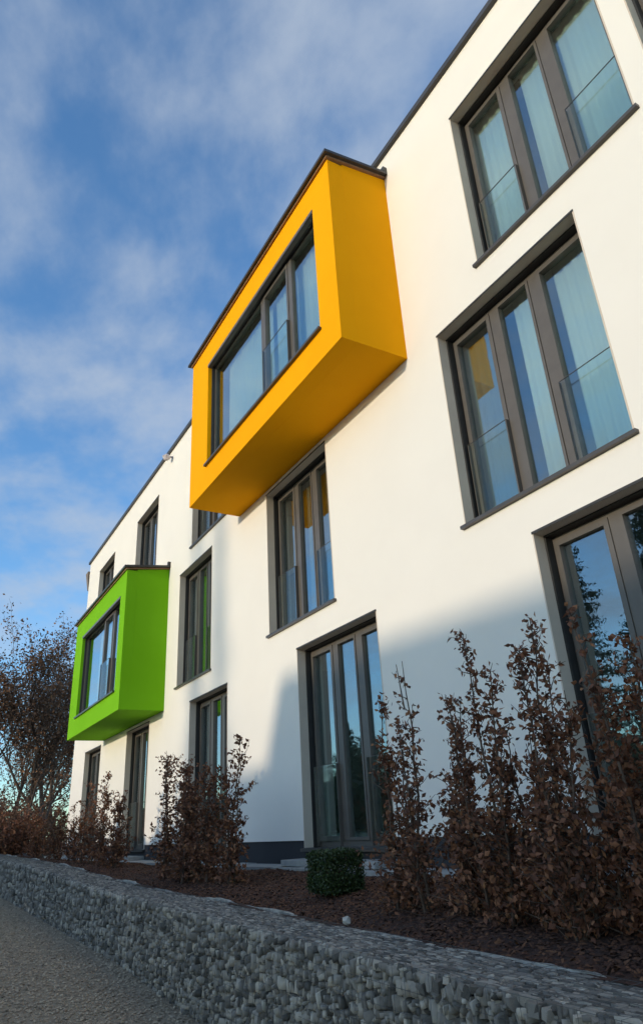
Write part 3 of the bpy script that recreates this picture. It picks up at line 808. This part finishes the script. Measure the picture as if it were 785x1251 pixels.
# ------------------------------------------------------------------ trees
def bare_tree(x, y, z, h, label, seed, spread=0.75, lmat='leaf_far', nleaf=1.0):
    r = np.random.default_rng(seed); o = thing('bare_tree', label, 'tree', (x, y, z), 'bare trees beyond the far corner')
    tr = MB(); br = MB(); tips = []
    def grow(p, d, L, rad, lvl):
        n = 4; P = [p]; q = p
        for i in range(n):
            d = d + r.normal(0, 0.13, 3) + np.array([0, 0, 0.06]); d = d / np.linalg.norm(d); q = q + d * L / n; P.append(q)
        m = tr if lvl == 0 else br
        m.tube([tuple(a) for a in P], [rad * (1 - 0.45 * i / n) for i in range(n + 1)], 7 if lvl == 0 else (5 if lvl < 3 else 3))
        if lvl >= 2:
            for a in P[1:]: tips.append(a)
        if lvl == 4: return
        k = [5, 4, 4, 4][lvl]
        for j in range(k):
            t = r.uniform(0.35, 1.0) if j else 1.0
            i = min(int(t * n), n); pp = P[i]
            a = r.uniform(0, 2 * math.pi); dv = np.array([math.cos(a), math.sin(a), 0.0])
            nd = d * (0.8 if j else 1.1) + dv * r.uniform(0.35, 1.0) * spread + np.array([0, 0, 0.2]); nd /= np.linalg.norm(nd)
            grow(pp, nd, L * r.uniform(0.55, 0.78), rad * (0.6 if j else 0.7) * (1 - 0.3 * t), lvl + 1)
    grow(np.array([0, 0, -0.1]), np.array([r.normal(0, 0.05), r.normal(0, 0.05), 1.0]), h * 0.42, h * 0.012, 0)
    tr.build('trunk', 'bark', o, smooth=True); br.build('branches', 'twig', o)
    T = np.array(tips); T = T[r.integers(0, len(T), int(len(T) * 4.2 * nleaf))] + r.normal(0, 0.22, (int(len(T) * 4.2 * nleaf), 3))
    V, F = leaves(T, 0.14, 0.6, 0.2, 0, r)
    link('crown', np_mesh('crown', V, F, lmat), o, 'stuff')
    return o
bare_tree(-36.0, 0.1, -0.5, 11.6, 'tall bare brown tree left of the green box, its trunk nearest the left edge', 21)
bare_tree(-38.5, 1.7, -0.5, 11.9, 'tall bare brown tree left of the green box, standing right of its twin', 22)
bare_tree(-46.0, 3.7, -0.4, 12.5, 'bare brown tree half hidden by the edge of the green box', 23)
bare_tree(-37.0, -1.3, -0.4, 11.0, 'bare brown tree cut by the left edge of the picture', 24)
bare_tree(-52.0, 2.6, -0.3, 12.0, 'thin bare tree standing farthest back between the two trunks', 25)

def brush(x, y, w, h, label, seed, mat='leaf_brown', n=2600, leaf=0.10):
    r = np.random.default_rng(seed); z = bed_z(x, y) if x > -33 else gz(x)
    o = thing('bush', label, 'bush', (x, y, z), 'bushes beyond the far corner')
    wood = MB(); pts = []
    for s in range(34):
        a = r.uniform(0, 2 * math.pi); k = r.random() ** 0.6
        e = np.array([math.cos(a) * w * k, math.sin(a) * w * k, h * r.uniform(0.55, 1.0) * (1 - 0.35 * k * k)])
        b = np.array([e[0] * 0.3, e[1] * 0.3, -0.05]); m = (b + e) / 2 + r.normal(0, 0.06, 3)
        wood.tube([tuple(b), tuple(m), tuple(e)], [0.018, 0.012, 0.004], 4)
        for _ in range(n // 34):
            t = r.random(); q = b * (1 - t) + e * t + r.normal(0, 0.13, 3)
            if q[2] > 0: pts.append(q)
    wood.build('stem', 'twig', o)
    V, F = leaves(np.array(pts), leaf, 0.6, 0.3, -0.2, r)
    link('foliage', np_mesh('foliage', V, F, mat), o, 'stuff')
brush(-25.6, -1.5, 0.9, 1.7, 'brown bush just past the far corner of the building', 51)
brush(-27.6, -1.9, 1.0, 1.9, 'brown bush below the bare trees, second past the corner', 52, 'leaf_far')
brush(-29.5, -1.0, 1.1, 2.4, 'tall brown bush behind the first bushes past the corner', 53, 'leaf_far')
brush(-31.5, -2.6, 1.2, 1.6, 'brown bush at the left edge of the picture', 54, 'leaf_far')
brush(-34.0, 0.2, 1.4, 2.8, 'tall rust brown bush between the bare tree trunks', 55)
brush(-37.0, -1.6, 1.5, 2.6, 'grey brown bush farthest past the corner', 56, 'leaf_far')
brush(-44.0, 2.6, 2.0, 3.6, 'wide grey brown thicket standing behind the tree trunks', 58, 'leaf_far', n=4000, leaf=0.16)
brush(-50.0, 0.4, 2.4, 4.2, 'high rust brown thicket behind all other bushes', 59, n=4200, leaf=0.17)
brush(-47.0, -1.9, 1.6, 2.2, 'sunlit golden bush low at the left edge of the picture', 57, 'leaf_gold', leaf=0.14)

def conifer(x, y, h, rad, label, seed, z=None, dens=1.0):
    r = np.random.default_rng(seed); z = gz(x) if z is None else z
    o = thing('conifer', label, 'tree', (x, y, z), 'conifers across the drive')
    mb = MB(); mb.tube([(0, 0, -0.2), (0.05, 0, h * 0.5), (0, 0, h * 0.97)], [h * 0.02, h * 0.012, 0.02], 7); mb.build('trunk', 'bark', o, smooth=True)
    parts = []; pts = []
    zc_ = h * 0.05
    while zc_ < h:
        t = zc_ / h; R_ = rad * (1 - t) ** 0.85 * r.uniform(0.8, 1.15) + 0.12
        nb = int(7 + 9 * (1 - t))
        for b in range(nb):
            a = r.uniform(0, 2 * math.pi); L = R_ * r.uniform(0.6, 1.12); m = int((8 + L * 20) * dens)
            for s in range(m):
                u = (s + r.random()) / m
                pts.append((math.cos(a) * L * u + r.normal(0, 0.12), math.sin(a) * L * u + r.normal(0, 0.12), zc_ - 0.28 * L * u + 0.18 * L * u * u + r.normal(0, 0.08)))
        zc_ += 0.028 * h * (0.5 + 0.9 * (1 - t))
    V, F = leaves(np.array(pts), 0.3, 0.4, 0.25, -0.2, r)
    link('crown', np_mesh('crown', V, F, 'leaf_conifer'), o, 'stuff')
conifer(-36.6, -40, 25.5, 5.6, 'tall dark conifer mirrored in the left of the large right hand door', 61)
conifer(-28.9, -40, 23.5, 6.2, 'dark conifer mirrored at the right of the large right hand door', 62)
conifer(-5.9, -88, 20.4, 1.7, 'slim conifer whose soft shadow falls beside the middle floor window', 63, dens=0.3)
conifer(-6.9, -92, 21.4, 1.6, 'slim conifer standing farthest from the building', 64, dens=0.3)
for i, (x, y, h, w) in enumerate([(-52, -40, 11.5, 4.2), (-60, -44, 12, 4.6), (-68, -40, 11, 4.5), (-77, -43, 12, 5), (-88, -41, 12, 5)]):
    conifer(x, y, h, w, ['nearest', 'second', 'third', 'fourth', 'last'][i] + ' dark tree of the row mirrored in the middle door', 70 + i)

# house across the drive, whose shadow lies over the drive and the foot of the facade
HX = 42.0 * math.tan(SUN_AZ)
HS = thing('house', 'rendered house with a steep hipped roof across the drive', 'house', (HX, -46, -1.7))
def hc(o): o.parent = HS; o.matrix_parent_inverse = Matrix.Translation((0, 46, 1.7)); return o
mb = MB(); mb.box(-9.9, 9.5, -52, -42, -2.2, 6.0); hc(mb.build('wall', 'brick'))
t40 = math.tan(SUN_EL) * 42.0
def shz(z): return z + t40
mb = MB()
ez = shz(1.0)
rx = -9.98
mb.poly([(rx, -52.4, ez), (9.9, -52.4, ez), (9.9, -41.6, ez), (rx, -41.6, ez), (-9.42, -43.5, shz(2.42)), (3.0, -43.5, shz(1.95)), (3.0, -50.5, shz(1.9)), (-9.42, -50.5, shz(2.4))],
        [(0, 3, 2, 1), (4, 5, 6, 7), (3, 4, 7, 0), (3, 2, 5, 4), (2, 1, 6, 5), (1, 0, 7, 6)])
mb.poly([(rx, -52.4, 5.95), (9.9, -52.4, 5.95), (9.9, -41.6, 5.95), (rx, -41.6, 5.95), (rx, -52.4, ez - 0.003), (9.9, -52.4, ez - 0.003), (9.9, -41.6, ez - 0.003), (rx, -41.6, ez - 0.003)],
        [(0, 3, 2, 1), (4, 5, 6, 7), (0, 1, 5, 4), (1, 2, 6, 5), (2, 3, 7, 6), (3, 0, 4, 7)])
hc(mb.build('roof', 'roof'))
mb = MB(); mb.box(-12.7, -9.99, -50, -42.2, -2.2, shz(0.98)); hc(mb.build('annex', 'brick'))
for xw in (-8, -4, 0, 4):
    for zw in (-0.8, 2.6):
        mb = MB(); mb.box(xw, xw + 1.5, -41.99, -41.94, zw, zw + 1.5); w = mb.build('window', 'frame'); hc(w)
# long clipped hedge on the far side of the drive
r = np.random.default_rng(9)
hl = thing('clipped_hedge', 'long clipped evergreen hedge on the far side of the drive', 'hedge', (-30, -14, -1.2))
n = 16000
P = np.stack([r.uniform(-80, -9.6, n), r.uniform(-14.6, -13.4, n), r.random(n) ** 0.7], 1)
P[:, 2] = np.array([gz(a) for a in P[:, 0]]) + P[:, 2] * (1.95 - np.array([gz(a) for a in P[:, 0]]) + r.normal(0, 0.05, n))
V, F = leaves(P, 0.5, 0.8, 0.2, 0, r)
o = link('foliage', np_mesh('foliage', V, F, 'leaf_conifer'), hl, 'stuff'); o.matrix_parent_inverse = Matrix.Translation(-hl.location)
mb = MB()
for i in range(60): mb.tube([(-80 + i * 1.18, -14, gz(-80 + i * 1.18) - 0.1), (-80 + i * 1.18, -14, 1.5)], [0.05, 0.03], 5)
o = mb.build('stem', 'bark', hl); o.matrix_parent_inverse = Matrix.Translation(-hl.location)
